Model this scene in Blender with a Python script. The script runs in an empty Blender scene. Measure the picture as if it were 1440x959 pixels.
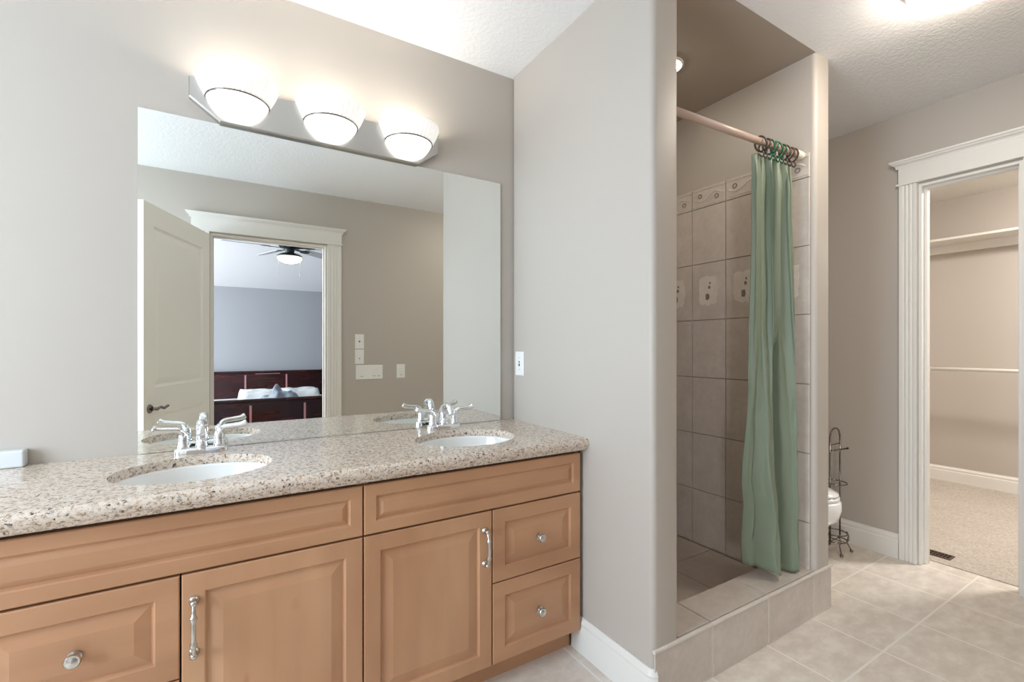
import bpy, bmesh, math, random
from mathutils import Vector, Matrix, noise
random.seed(7)
PI = math.pi
C = bpy.context.scene.collection
SC = bpy.context.scene

# ------------------------------------------------------------------ camera, world, light, exposure
H = 1.306
cam = bpy.data.objects.new('camera', bpy.data.cameras.new('camera'))
C.objects.link(cam)
cam.location = (0, 0, H)
cam.rotation_euler = (PI/2, 0, -math.radians(31.512))
cam.data.sensor_width = 36
cam.data.lens = 653.96/1440*36
cam.data.shift_y = (488.3-479.5)/1440
cam.data.clip_start = 0.02
SC.camera = cam
SC.view_settings.view_transform = 'Standard'
SC.view_settings.look = 'None'
SC.view_settings.gamma = 1
SC.view_settings.use_curve_mapping = False
SC.view_settings.exposure = 0.10

w = bpy.data.worlds.new('sky'); SC.world = w; w.use_nodes = True
w.node_tree.nodes['Background'].inputs[0].default_value = (.62, .75, 1, 1)
w.node_tree.nodes['Background'].inputs[1].default_value = 1.0

VANITY_W = 1.7      # each vanity bulb
GLOBE_E = 38.0
DAY_W = 84.0        # daylight through the bathroom window
BED_W = 235.0
CLOSET_E = 200.0
SHOWER_E = 60

def area(name, loc, rot, sx, sy, power, col):
    l = bpy.data.lights.new(name, 'AREA'); l.shape = 'RECTANGLE'; l.size = sx; l.size_y = sy
    l.energy = power; l.color = col
    o = bpy.data.objects.new(name, l); C.objects.link(o); o.location = loc; o.rotation_euler = rot
    return o
def point(name, loc, power, col, r, parent=None):
    l = bpy.data.lights.new(name, 'POINT'); l.energy = power; l.color = col; l.shadow_soft_size = r
    o = bpy.data.objects.new(name, l); C.objects.link(o); o.location = loc
    if parent: attach(o, parent)
    return o
def attach(o, p):
    o.parent = p
    t = p.location if p.type == 'EMPTY' else Vector((0, 0, 0))
    o.matrix_parent_inverse = Matrix.Translation(-t)

area('bathroom_daylight', (-2.22, .85, 1.55), (0, -PI/2, 0), 1.3, 1.5, DAY_W, (.70, .84, 1))
area('bedroom_daylight', (-2.9, -2.6, 1.5), (0, -PI/2, 0), 1.5, 2.2, BED_W, (.90, .94, 1))

# ------------------------------------------------------------------ materials
def srgb(r, g, b):
    f = lambda c: (c/255/12.92) if c/255 <= .04045 else ((c/255+.055)/1.055)**2.4
    return (f(r), f(g), f(b), 1)
def mat(name, col, rough=.5, metal=0, **kw):
    m = bpy.data.materials.new(name); m.use_nodes = True
    b = m.node_tree.nodes['Principled BSDF']
    b.inputs['Base Color'].default_value = col
    b.inputs['Roughness'].default_value = rough
    b.inputs['Metallic'].default_value = metal
    for k, v in kw.items(): b.inputs[k.replace('_', ' ')].default_value = v
    return m
def nd(m, t, **kw):
    n = m.node_tree.nodes.new(t)
    for k, v in kw.items(): setattr(n, k, v)
    return n
def lk(m, a, b): m.node_tree.links.new(a, b)
def bsdf(m): return m.node_tree.nodes['Principled BSDF']
def coords(m, scale=(1, 1, 1), loc=(0, 0, 0)):
    t = nd(m, 'ShaderNodeTexCoord'); mp = nd(m, 'ShaderNodeMapping')
    lk(m, t.outputs['Object'], mp.inputs['Vector'])
    mp.inputs['Scale'].default_value = scale; mp.inputs['Location'].default_value = loc
    return mp.outputs['Vector']
def noise_tex(m, vec, scale, detail=4, rough=.55):
    n = nd(m, 'ShaderNodeTexNoise'); n.inputs['Scale'].default_value = scale
    n.inputs['Detail'].default_value = detail; n.inputs['Roughness'].default_value = rough
    lk(m, vec, n.inputs['Vector']); return n.outputs['Fac']
def ramp(m, fac, stops):
    r = nd(m, 'ShaderNodeValToRGB'); e = r.color_ramp.elements
    while len(e) < len(stops): e.new(.5)
    for i, (p, c) in enumerate(stops): e[i].position = p; e[i].color = c
    lk(m, fac, r.inputs['Fac']); return r.outputs['Color']
def mix(m, fac, a, b, mode='MIX'):
    x = nd(m, 'ShaderNodeMix', data_type='RGBA', blend_type=mode)
    if hasattr(fac, 'links'): lk(m, fac, x.inputs[0])
    else: x.inputs[0].default_value = fac
    for s, i in ((a, 6), (b, 7)):
        if hasattr(s, 'links'): lk(m, s, x.inputs[i])
        else: x.inputs[i].default_value = s
    return x.outputs[2]
def bump(m, h, strength, dist=.01):
    b = nd(m, 'ShaderNodeBump'); b.inputs['Strength'].default_value = strength; b.inputs['Distance'].default_value = dist
    lk(m, h, b.inputs['Height']); lk(m, b.outputs['Normal'], bsdf(m).inputs['Normal'])
def paint(name, col, rough=.55, amt=.05):
    m = mat(name, col, rough)
    v = coords(m); n = noise_tex(m, v, 220, 3)
    bump(m, n, amt, .002); return m

M = {}
M['wall'] = paint('greige_wall_paint', srgb(189, 180, 169), .45)
M['trim'] = paint('white_trim_paint', srgb(232, 228, 220), .35, .02)
M['doorpaint'] = paint('cream_door_paint', srgb(245, 242, 230), .4, .02)
M['bedwall'] = paint('blue_grey_wall_paint', srgb(160, 163, 169), .55)
M['bedceil'] = paint('pale_ceiling_paint', srgb(226, 228, 234), .7)
M['showerceil'] = paint('shaded_wall_paint', srgb(172, 160, 146), .6)  # wall paint hue made darker; the unlit ceiling's shade is in the colour

m = M['ceil'] = mat('knockdown_ceiling', srgb(246, 245, 243), .8)
v = coords(m); n = noise_tex(m, v, 55, 5, .6); n2 = noise_tex(m, v, 14, 2)
r = ramp(m, n, [(.42, (0, 0, 0, 1)), (.58, (1, 1, 1, 1))])
bump(m, r, .24, .006)

def wood(name, axis, base=(195, 147, 110), light=(212, 167, 128), dark=(166, 116, 84)):
    m = mat(name, srgb(*base), .36)
    sc = [22, 22, 22]; sc[axis] = 1.1
    v = coords(m, tuple(sc)); n = noise_tex(m, v, 1.0, 6, .6)
    v2 = coords(m, tuple(3 if i != axis else 1.0 for i in range(3))); n2 = noise_tex(m, v2, 1.1, 3)
    c1 = ramp(m, n, [(.25, srgb(*[int(b*.93) for b in base])), (.5, srgb(*base)), (.8, srgb(*[min(255, int(b*1.05)) for b in base]))])
    c2 = ramp(m, n2, [(.3, srgb(*dark)), (.52, srgb(*base)), (.72, srgb(*light))])
    c = mix(m, .62, c1, c2)
    v3 = coords(m, tuple(9 if i != axis else 3.2 for i in range(3)), (3, 1, 7)); n3 = noise_tex(m, v3, 1.0, 1)
    kn = ramp(m, n3, [(.76, (1, 1, 1, 1)), (.82, srgb(178, 128, 100))])
    c = mix(m, .6, c, kn, 'MULTIPLY')
    lk(m, c, bsdf(m).inputs['Base Color']); bump(m, n, .05, .002)
    return m
M['wood_v'] = wood('maple_grain_upright', 2)
M['wood_h'] = wood('maple_grain_level', 0)
M['gap'] = mat('gap_shade_brown', srgb(70, 45, 32), .7)  # dark brown stands for the shade between cabinet parts
M['nickel'] = mat('brushed_nickel', srgb(205, 203, 198), .28, 1)
M['chrome'] = mat('chrome', srgb(235, 236, 238), .07, 1)
M['darkchrome'] = mat('dark_chrome', srgb(135, 126, 120), .2, 1)
M['porcelain'] = mat('white_porcelain', srgb(243, 242, 238), .12, 0, Coat_Weight=.5)
M['mirror'] = mat('mirror_silver', (.90, .93, .91, 1), .0, 1)
M['mirror_edge'] = mat('mirror_edge_glass', srgb(120, 140, 132), .15, .3)
M['plate'] = mat('white_plastic', srgb(240, 238, 232), .3)
M['ledge'] = mat('pale_ledge', srgb(214, 217, 218), .3)
M['slot'] = mat('dark_plastic', srgb(60, 58, 56), .5)

m = M['granite'] = mat('speckled_granite', srgb(208, 192, 176), .16)
v = coords(m, (1, 1, 1.15))
n1 = noise_tex(m, v, 64, 5, .7); n2 = noise_tex(m, v, 105, 4, .7); n3 = noise_tex(m, coords(m, (1, 1, 1), (5, 3, 2)), 88, 5, .7); n4 = noise_tex(m, v, 9, 2)
c = ramp(m, n1, [(.30, srgb(150, 118, 92)), (.42, srgb(208, 188, 168)), (.54, srgb(228, 214, 199)), (.70, srgb(206, 190, 172))])
br = ramp(m, n2, [(.55, (0, 0, 0, 1)), (.63, (1, 1, 1, 1))])
c = mix(m, br, c, srgb(152, 124, 98))
bk = ramp(m, n3, [(.575, (0, 0, 0, 1)), (.63, (1, 1, 1, 1))])
c = mix(m, bk, c, srgb(58, 48, 42))
gr = ramp(m, noise_tex(m, coords(m, (1, 1, 1), (9, 1, 4)), 70, 4), [(.6, (0, 0, 0, 1)), (.7, (1, 1, 1, 1))])
c = mix(m, gr, c, srgb(160, 156, 146))
lk(m, c, bsdf(m).inputs['Base Color'])

def ceramic(name, base, var, rough=.28, sc=5, extra=0):
    m = mat(name, srgb(*base), rough)
    v = coords(m); n = noise_tex(m, v, sc, 7, .62); n2 = noise_tex(m, v, sc*5, 4, .6)
    c = ramp(m, n, [(.3, srgb(*[b-var for b in base])), (.5, srgb(*base)), (.66, srgb(*[min(255, b+var) for b in base]))])
    c = mix(m, .3, c, ramp(m, n2, [(.35, srgb(*[b-var for b in base])), (.65, srgb(*[min(255, b+var) for b in base]))]))
    lk(m, c, bsdf(m).inputs['Base Color']); bump(m, n, .04, .003)
    return m
M['wtile'] = ceramic('marbled_wall_tile', (205, 194, 183), 10, .25, 7)
M['ftile2'] = ceramic('shower_floor_tile', (186, 172, 158), 10, .35, 6)
M['motif'] = ceramic('pale_tile_relief', (222, 213, 202), 8, .3, 20)
M['leaf'] = ceramic('grey_tile_leaf', (128, 120, 110), 8, .3, 20)
M['grout'] = mat('grout', srgb(165, 152, 140), .8)
M['grout_l'] = mat('pale_grout', srgb(236, 229, 219), .8)

m = M['floor'] = mat('ceramic_floor_tiles', srgb(205, 195, 183), .26)
v = coords(m, (1, 1, 1), (-2.402+.385*20, -.869+.385*20, 0))
bk = nd(m, 'ShaderNodeTexBrick'); bk.offset = 0; bk.squash = 1
for k, val in (('Scale', 1), ('Mortar Size', .0052), ('Mortar Smooth', .15), ('Bias', 0), ('Brick Width', .385), ('Row Height', .385)): bk.inputs[k].default_value = val
bk.inputs['Color1'].default_value = srgb(222, 211, 198); bk.inputs['Color2'].default_value = srgb(226, 215, 202); bk.inputs['Mortar'].default_value = srgb(226, 217, 206)
lk(m, v, bk.inputs['Vector'])
n = noise_tex(m, coords(m, (1, 1.6, 1)), 9, 8, .66)
pt = ramp(m, n, [(.36, srgb(200, 189, 176)), (.50, srgb(224, 213, 200)), (.62, srgb(244, 238, 229))])
c = mix(m, .42, bk.outputs['Color'], pt)
c = mix(m, bk.outputs['Fac'], c, srgb(240, 233, 224))
lk(m, c, bsdf(m).inputs['Base Color'])
iv = nd(m, 'ShaderNodeMath', operation='SUBTRACT'); iv.inputs[0].default_value = 1; lk(m, bk.outputs['Fac'], iv.inputs[1])
bump(m, iv.outputs[0], .35, .002)

m = M['carpet'] = mat('beige_carpet_pile', srgb(196, 178, 158), .95)
n = noise_tex(m, coords(m), 75, 5, .75); nb = noise_tex(m, coords(m), 3, 2)
lk(m, mix(m, .4, ramp(m, n, [(.35, srgb(150, 138, 124)), (.65, srgb(216, 206, 194))]), ramp(m, nb, [(.3, srgb(184, 172, 158)), (.7, srgb(202, 191, 178))])), bsdf(m).inputs['Base Color'])
bump(m, n, .6, .008)

m = M['cloth_green'] = mat('sage_green_satin', srgb(124, 135, 114), .5, 0)
bsdf(m).inputs['Subsurface Weight'].default_value = 0
n = noise_tex(m, coords(m, (1, 1, .25)), 60, 3); bump(m, n, .06, .003)
M['ring_green'] = mat('dark_green_plastic', srgb(18, 92, 58), .3)
M['ring_brown'] = mat('dark_brown_plastic', srgb(74, 58, 50), .35)
M['rod'] = mat('pinkish_beige_enamel', srgb(206, 180, 164), .3)
M['cream'] = mat('cream_plastic', srgb(233, 226, 210), .35)

m = M['cherry'] = mat('dark_cherry_wood', srgb(48, 12, 14), .22)
n = noise_tex(m, coords(m, (1.2, 5, 9)), 2.2, 5)
lk(m, ramp(m, n, [(.3, srgb(26, 6, 10)), (.55, srgb(48, 12, 14)), (.75, srgb(76, 28, 22))]), bsdf(m).inputs['Base Color'])
M['inlay'] = mat('pale_pink_metal_inlay', srgb(205, 150, 150), .3, .4)
def fabric(name, col):
    m = mat(name, srgb(*col), .85); n = noise_tex(m, coords(m), 14, 4); bump(m, n, .5, .02); return m
M['sheet'] = fabric('pale_bed_linen', (222, 226, 226)); M['blanket'] = fabric('grey_blue_blanket', (140, 148, 158))
M['fan_dark'] = mat('dark_pewter', srgb(66, 74, 74), .35, .7); M['fan_pale'] = mat('pale_fan_blade', srgb(196, 202, 208), .5)
M['vent'] = mat('brown_metal_vent', srgb(96, 76, 62), .4, .4); M['black'] = mat('duct_dark', srgb(22, 18, 16), .8)
def glow(name, col, e, base=(.9, .9, .88, 1)):
    m = mat(name, base, .35); b = bsdf(m)
    b.inputs['Emission Color'].default_value = col; b.inputs['Emission Strength'].default_value = e; return m
M['dome'] = glow('lit_frosted_glass', (1, .97, .92, 1), 2.4)
M['flare'] = glow('lit_ribbed_glass', (1, .95, .88, 1), .45)
M['globe'] = glow('lit_ceiling_glass', (1, .91, .80, 1), GLOBE_E)
M['globe_closet'] = glow('lit_closet_glass', (1, .97, .94, 1), CLOSET_E)
M['fanbowl'] = glow('lit_fan_bowl', (1, .95, .86, 1), 6)
M['recess'] = glow('lit_recess_lamp', (1, .93, .82, 1), SHOWER_E)

# ------------------------------------------------------------------ helpers
def obj(name, bm, m, parent=None, smooth=False, angle=None):
    me = bpy.data.meshes.new(name)
    bmesh.ops.recalc_face_normals(bm, faces=bm.faces)
    bm.to_mesh(me); bm.free()
    for x in (m if isinstance(m, (list, tuple)) else [m]): me.materials.append(x)
    if smooth or angle:
        for p in me.polygons: p.use_smooth = True
    o = bpy.data.objects.new(name, me); C.objects.link(o)
    if angle: 
        me.set_sharp_from_angle(angle=math.radians(angle))
    if parent: attach(o, parent)
    return o
def tag(o, label, cat, group=None):
    o['label'] = label; o['category'] = cat
    if group: o['group'] = group
    return o
def thing(name, label, cat, loc, group=None):
    o = bpy.data.objects.new(name, None); C.objects.link(o); o.location = loc; o.empty_display_size = .05
    return tag(o, label, cat, group)
def struct(name, bm, m, smooth=False, angle=None):
    o = obj(name, bm, m, None, smooth, angle); o['kind'] = 'structure'; return o
def bx(bm, x0, x1, y0, y1, z0, z1, mi=0, bev=0, seg=2, axes=None):
    b = bmesh.new()
    bmesh.ops.create_cube(b, size=1)
    for v in b.verts:
        v.co = Vector((x0+(v.co.x+.5)*(x1-x0), y0+(v.co.y+.5)*(y1-y0), z0+(v.co.z+.5)*(z1-z0)))
    if bev:
        es = [e for e in b.edges]
        if axes: es = [e for e in b.edges if abs((e.verts[0].co-e.verts[1].co)[axes]) > 1e-6]
        bmesh.ops.bevel(b, geom=es, offset=bev, segments=seg, affect='EDGES', profile=.5)
    for f in b.faces: f.material_index = mi
    merge(bm, b); return bm
def merge(bm, b, mx=None):
    me = bpy.data.meshes.new('t')
    if mx is not None: b.transform(mx)
    b.to_mesh(me); b.free(); bm.from_mesh(me); bpy.data.meshes.remove(me)
def box(*a, **k): return bx(bmesh.new(), *a, **k)
def lathe(bm, prof, seg=32, loc=(0, 0, 0), axis='Z', rib=0, nrib=0, mi=0, squash=(1, 1)):
    rings = []
    for r, z in prof:
        ring = []
        for i in range(seg):
            a = 2*PI*i/seg
            rr = r*(1+rib*math.cos(nrib*a)) if nrib else r
            p = Vector((rr*math.cos(a)*squash[0], rr*math.sin(a)*squash[1], z))
            if axis == 'Y': p = Vector((p.x, -p.z, p.y))      # axis out towards -Y
            if axis == 'X': p = Vector((p.z, p.x, p.y))
            ring.append(bm.verts.new(p+Vector(loc)))
        rings.append(ring)
    for a, b in zip(rings, rings[1:]):
        for i in range(seg):
            f = bm.faces.new((a[i], a[(i+1) % seg], b[(i+1) % seg], b[i])); f.material_index = mi
    for ring, (r, z) in ((rings[0], prof[0]), (rings[-1], prof[-1])):
        if r > 1e-5:
            f = bm.faces.new(ring); f.material_index = mi
        
    return bm
def lathe_open(bm, prof, **k):
    n = len(bm.faces); lathe(bm, prof, **k); return bm
def tube(bm, pts, rad, seg=12, cap=True, closed=False, mi=0, flat=1.0):
    pts = [Vector(p) for p in pts]; n = len(pts)
    rads = rad if isinstance(rad, (list, tuple)) else [rad]*n
    rings = []; up = None
    for i, p in enumerate(pts):
        if closed: d = pts[(i+1) % n]-pts[i-1]
        else: d = pts[min(i+1, n-1)]-pts[max(i-1, 0)]
        d.normalize()
        if up is None:
            up = Vector((0, 0, 1)) if abs(d.z) < .9 else Vector((1, 0, 0))
        s = d.cross(up)
        if s.length < 1e-4: s = d.cross(Vector((0, 1, 0)))
        s.normalize(); up = s.cross(d).normalized()
        rings.append([bm.verts.new(p+rads[i]*(math.cos(2*PI*k/seg)*s+math.sin(2*PI*k/seg)*up*flat)) for k in range(seg)])
    pairs = list(zip(rings, rings[1:]))
    if closed: pairs.append((rings[-1], rings[0]))
    for a, b in pairs:
        for k in range(seg):
            f = bm.faces.new((a[k], a[(k+1) % seg], b[(k+1) % seg], b[k])); f.material_index = mi
    if cap and not closed:
        for r_ in (rings[0], rings[-1]):
            f = bm.faces.new(r_); f.material_index = mi
    return bm
def smooth_path(pts, n=8):
    P = [Vector(p) for p in pts]; P = [2*P[0]-P[1]]+P+[2*P[-1]-P[-2]]
    out = []
    for i in range(1, len(P)-2):
        for k in range(n):
            t = k/n; a, b, c, d = P[i-1:i+3]
            out.append(.5*((2*b)+(c-a)*t+(2*a-5*b+4*c-d)*t*t+(3*b-a-3*c+d)*t**3))
    out.append(P[-2]); return out
def extrude_profile(bm, prof, p0, p1, out, mi=0):
    """prof: (distance from the wall, height); p0-p1 along the wall; out: unit vector away from the wall"""
    p0, p1, out = Vector(p0), Vector(p1), Vector(out)
    A = [bm.verts.new(p0+out*d+Vector((0, 0, z))) for d, z in prof]
    B = [bm.verts.new(p1+out*d+Vector((0, 0, z))) for d, z in prof]
    n = len(prof)
    for i in range(n):
        f = bm.faces.new((A[i], A[(i+1) % n], B[(i+1) % n], B[i])); f.material_index = mi
    bm.faces.new(A); bm.faces.new(B); return bm
def copy_tree(o, parent=None, d=Vector((0, 0, 0))):
    c = o.copy(); C.objects.link(c)
    if parent: c.parent = parent; c.matrix_parent_inverse = o.matrix_parent_inverse.copy()
    else: c.location = o.location+d
    for ch in list(o.children): copy_tree(ch, c)
    return c

# ------------------------------------------------------------------ the room
D = 2.119; ZC = 2.74; XP = 1.301; XS = 2.441; XC = 3.546; YO = -.42; XL = -2.3
T = .12
# floors
struct('floor', box(XL, XC+.125, YO-T, D, -.1, 0), M['floor'])
struct('floor_closet', box(XC+.125, 6.1, -.6, D, -.1, .006), M['carpet'])
struct('floor_bedroom', box(-3.1, 4.2, -4.6, YO-T, -.1, 0), M['carpet'])
# ceilings
bm = bmesh.new()
bx(bm, XL, XP+.14, YO-T, D+T, ZC, ZC+.1); bx(bm, XP+.14, XS, YO-T, 1.155, ZC, ZC+.1); bx(bm, XS, XC+.125, YO-T, D+T, ZC, ZC+.1)
struct('ceiling', bm, M['ceil'])
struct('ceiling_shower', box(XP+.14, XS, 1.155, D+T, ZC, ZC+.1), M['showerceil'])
struct('ceiling_closet', box(XC+.125, 6.1, -.6, D+T, ZC, ZC+.1), M['trim'])
# vaulted bedroom ceiling
def zb(y): return 2.275+(y+4.47)*.21
bm = bmesh.new()
vs = [bm.verts.new((x, y, zb(y)+dz)) for dz in (0, .1) for x, y in ((-3.1, -4.6), (4.2, -4.6), (4.2, YO-T), (-3.1, YO-T))]
for q in ((0, 1, 2, 3), (4, 5, 6, 7), (0, 1, 5, 4), (1, 2, 6, 5), (2, 3, 7, 6), (3, 0, 4, 7)): bm.faces.new([vs[i] for i in q])
struct('ceiling_bedroom', bm, M['bedceil'])
# walls
struct('wall_back', box(XL-T, 6.1, D, D+T, 0, ZC), M['wall'])
struct('wall_partition', box(XP, XP+.14, 1.155, D, 0, ZC, bev=.022, seg=6, axes=2), M['wall'], angle=40)
struct('wall_shower', box(XS, XS+.138, 1.155, D, 0, ZC, bev=.022, seg=6, axes=2), M['wall'], angle=40)
# right wall with the closet opening Y .68 - 1.10
CY0, CY1, CH = .675, 1.105, 2.285
bm = bmesh.new()
bx(bm, XC, XC+.125, CY1, D, 0, ZC); bx(bm, XC, XC+.125, YO-T, CY0, 0, ZC); bx(bm, XC, XC+.125, CY0, CY1, CH, ZC)
struct('wall_right', bm, M['wall'])
# wall behind the camera with the bedroom door
DX0, DX1, DH = -.12, .80, 2.262
bm = bmesh.new()
bx(bm, XL-T, DX0, YO-.06, YO, 0, ZC); bx(bm, DX1, XC+.125, YO-.06, YO, 0, ZC); bx(bm, DX0, DX1, YO-.06, YO, DH, ZC)
struct('wall_front', bm, M['wall'])
bm = bmesh.new()
bx(bm, -3.1, DX0, YO-T, YO-.06, 0, 3.2); bx(bm, DX1, 4.2, YO-T, YO-.06, 0, 3.2); bx(bm, DX0, DX1, YO-T, YO-.06, DH, 3.2)
struct('wall_bedroom_near', bm, M['bedwall'])
# left wall with a window
WY0, WY1, WZ0, WZ1 = .2, 1.6, .8, 2.2
bm = bmesh.new()
bx(bm, XL-T, XL, YO-T, WY0, 0, ZC); bx(bm, XL-T, XL, WY1, D, 0, ZC); bx(bm, XL-T, XL, WY0, WY1, 0, WZ0); bx(bm, XL-T, XL, WY0, WY1, WZ1, ZC)
struct('wall_left', bm, M['wall'])
bm = bmesh.new()
for y in (WY0, WY1-.04, (WY0+WY1)/2-.02): bx(bm, XL-.08, XL-.04, y, y+.04, WZ0, WZ1)
for z in (WZ0, WZ1-.04): bx(bm, XL-.08, XL-.04, WY0+.04, WY1-.04, z, z+.04)
struct('window_1', bm, M['trim'])
struct('wall_bedroom_far', box(-3.1, 4.2, -4.6, -4.47, 0, 2.4), M['bedwall'])
struct('wall_bedroom_left', box(-3.2, -3.1, -4.6, YO-T, 0, 3.2), M['bedwall'])
struct('wall_bedroom_right', box(4.2, 4.3, -4.6, YO-T, 0, 3.2), M['bedwall'])
struct('wall_closet_far', box(5.97, 6.1, -.6, D, 0, ZC), M['wall'])
struct('wall_closet_near', box(XC+.125, 6.1, -.7, -.6, 0, ZC), M['wall'])

# baseboards
BB = [(0, 0), (.016, 0), (.016, .105), (.012, .113), (.012, .122), (.014, .126), (.011, .134), (.006, .142), (.004, .15), (0, .15)]
def skirting(name, p0, p1, out, k=1.0):
    return struct(name, extrude_profile(bmesh.new(), [(d, z*k) for d, z in BB], p0, p1, out), M['trim'])
bm = bmesh.new()
path = [((XP, 1.60), (-1, 0))]+[((XP+.022-.022*math.cos(a), 1.177-.022*math.sin(a)), (-math.cos(a), -math.sin(a))) for a in [i*PI/2/6 for i in range(6)]]
rings = [[bm.verts.new((p[0]+o[0]*d, p[1]+o[1]*d, z)) for d, z in BB] for p, o in path]
for a, b in zip(rings, rings[1:]):
    for i in range(len(BB)): bm.faces.new((a[i], a[(i+1) % len(BB)], b[(i+1) % len(BB)], b[i]))
bm.faces.new(rings[0]); bm.faces.new(rings[-1])
struct('baseboard_partition', bm, M['trim'], angle=35)
skirting('baseboard_right', (XC, 1.2, 0), (XC, D, 0), (-1, 0, 0))
skirting('baseboard_shower', (XS+.138, 1.165, 0), (XS+.138, D, 0), (1, 0, 0), .62)
skirting('baseboard_alcove', (XS+.155, D, 0), (XC-.017, D, 0), (0, -1, 0))
skirting('baseboard_closet', (5.97, -.6, .006), (5.97, D, .006), (-1, 0, 0), .95)
skirting('baseboard_front', (.95, YO, 0), (XC, YO, 0), (0, 1, 0))

# doorways: a head board with a crown, fluted side casings, jambs
def flute_prof(wd, n=3):
    pr = [(0, 0), (0, .02)]; e = wd*.16
    pr.append((e, .02)); g = (wd-2*e)/n
    for i in range(n):
        x = e+i*g
        for t in range(5):
            a = PI*t/4; pr.append((x+g*(.1+.8*(t/4)), .02-.006*math.sin(a)))
    pr += [(wd-e, .02), (wd, .02), (wd, 0)]
    return pr
CROWN = [(0, 0), (.022, 0), (.024, .012), (.03, .02), (.038, .024), (.042, .032), (.048, .036), (.05, .046), (0, .046)]
def doorway(name, origin, along, out, width, height, cw=.09, depth=.12, stop=.035, label=None):
    """origin: foot of the opening; along: unit vector across the opening; out: unit vector towards the bathroom"""
    O, A, U = Vector(origin), Vector(along), Vector(out)
    e = bpy.data.objects.new(name, None); C.objects.link(e); e.location = O; e['kind'] = 'structure'
    def P(a, d, z): return O+A*a+U*d+Vector((0, 0, z))
    def slab(bm, a0, a1, d0, d1, z0, z1):
        v = [bm.verts.new(P(a, d, z)) for z in (z0, z1) for a, d in ((a0, d0), (a1, d0), (a1, d1), (a0, d1))]
        for q in ((0, 1, 2, 3), (4, 5, 6, 7), (0, 1, 5, 4), (1, 2, 6, 5), (2, 3, 7, 6), (3, 0, 4, 7)): bm.faces.new([v[i] for i in q])
    for s in (0, 1):
        pr = flute_prof(cw); bm = bmesh.new(); f = (lambda a: -a-.004) if s == 0 else (lambda a: width+a+.004)
        lo = [bm.verts.new(P(f(a), d+.001, .001)) for a, d in pr]; hi = [bm.verts.new(P(f(a), d+.001, height+.01)) for a, d in pr]
        for i in range(len(pr)): bm.faces.new((lo[i], lo[(i+1) % len(pr)], hi[(i+1) % len(pr)], hi[i]))
        bm.faces.new(lo); bm.faces.new(hi)
        obj('casing', bm, M['trim'], e)
        bm = bmesh.new(); a0, a1 = (0, .014) if s == 0 else (width-.014, width)
        slab(bm, a0, a1, -depth, .001, .001, height); 
        a0, a1 = (.014, .026) if s == 0 else (width-.026, width-.014)
        slab(bm, a0, a1, -depth*.62, -depth*.62+stop, .001, height-.014)
        obj('jamb', bm, M['trim'], e)
    bm = bmesh.new(); slab(bm, .014, width-.014, -depth, .001, height-.014, height); slab(bm, .026, width-.026, -depth*.62, -depth*.62+stop, height-.026, height-.014)
    obj('head_jamb', bm, M['trim'], e)
    o0, o1 = -cw-.006, width+cw+.006
    bm = bmesh.new(); slab(bm, o0-.01, o1+.01, .001, .03, height+.01, height+.022); slab(bm, o0, o1, .001, .022, height+.022, height+.115)
    obj('header_board', bm, M['trim'], e)
    bm = bmesh.new(); rr = []
    for a, sg in ((o0, -1), (o1, 1)): rr.append([bm.verts.new(P(a+sg*max(0, d-.01), d+.001, height+.115+z)) for d, z in CROWN])
    n = len(CROWN)
    for i in range(n): bm.faces.new((rr[0][i], rr[0][(i+1) % n], rr[1][(i+1) % n], rr[1][i]))
    bm.faces.new(rr[0]); bm.faces.new(rr[1])
    obj('header_crown', bm, M['trim'], e)
    return e
d1 = doorway('door_1', (XC, CY1, 0), (0, -1, 0), (-1, 0, 0), CY1-CY0, CH, cw=.087, depth=.125)
bm = box(XC+.075, XC+.10, CY1-.0165, CY1-.0142, .98, 1.04, bev=.0008); obj('strike_plate', bm, M['darkchrome'], d1)
d2 = doorway('door_2', (DX0, YO, 0), (1, 0, 0), (0, 1, 0), DX1-DX0, DH-.0, cw=.125, depth=.12)
bm = box(DX1-.0166, DX1-.0142, YO-.05, YO-.02, .93, 1.0, bev=.0008); obj('strike_plate', bm, M['nickel'], d2)

# door leaf, open into the bathroom
LH = Vector((-.123, YO+.045, 0)); LE = Vector((-.452, .475, 0))
ax = (LE-LH); LW = ax.length; ax.normalize(); nx = Vector((-ax.y, ax.x, 0))   # nx: towards -X side
leaf = bpy.data.objects.new('door_3', None); C.objects.link(leaf); leaf.location = LH; leaf['kind'] = 'structure'
def raised(bm, P, a0, a1, z0, z1, loops):
    """concentric rectangles: (inset, depth) -> P(a, depth, z)"""
    prev = None
    for ins, dp in loops:
        r_ = [bm.verts.new(P(a, dp, z)) for a, z in ((a0+ins, z0+ins), (a1-ins, z0+ins), (a1-ins, z1-ins), (a0+ins, z1-ins))]
        if prev:
            for i in range(4): bm.faces.new((prev[i], prev[(i+1) % 4], r_[(i+1) % 4], r_[i]))
        prev = r_
    bm.faces.new(prev)
bm = bmesh.new()
th = .035; ZT = 2.245
for side in (0, 1):
    def P(a, dp, z, side=side): return LH+ax*a+nx*(th-dp if side else dp)+Vector((0, 0, z))
    x0, x1 = .115, LW-.115
    zs = [.012, .24, .86, 1.04, ZT-.14, ZT]
    for za, zb_ in ((zs[1], zs[2]), (zs[3], zs[4])):
        raised(bm, P, x0, x1, za, zb_, [(0, 0), (.012, .008), (.022, .010), (.06, .003), (.062, .003)])
    def quad(a0, a1, z0, z1):
        bm.faces.new([bm.verts.new(P(a, 0, z)) for a, z in ((a0, z0), (a1, z0), (a1, z1), (a0, z1))])
    quad(0, x0, zs[0], zs[5]); quad(x1, LW, zs[0], zs[5])
    quad(x0, x1, zs[0], zs[1]); quad(x0, x1, zs[2], zs[3]); quad(x0, x1, zs[4], zs[5])
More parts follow.
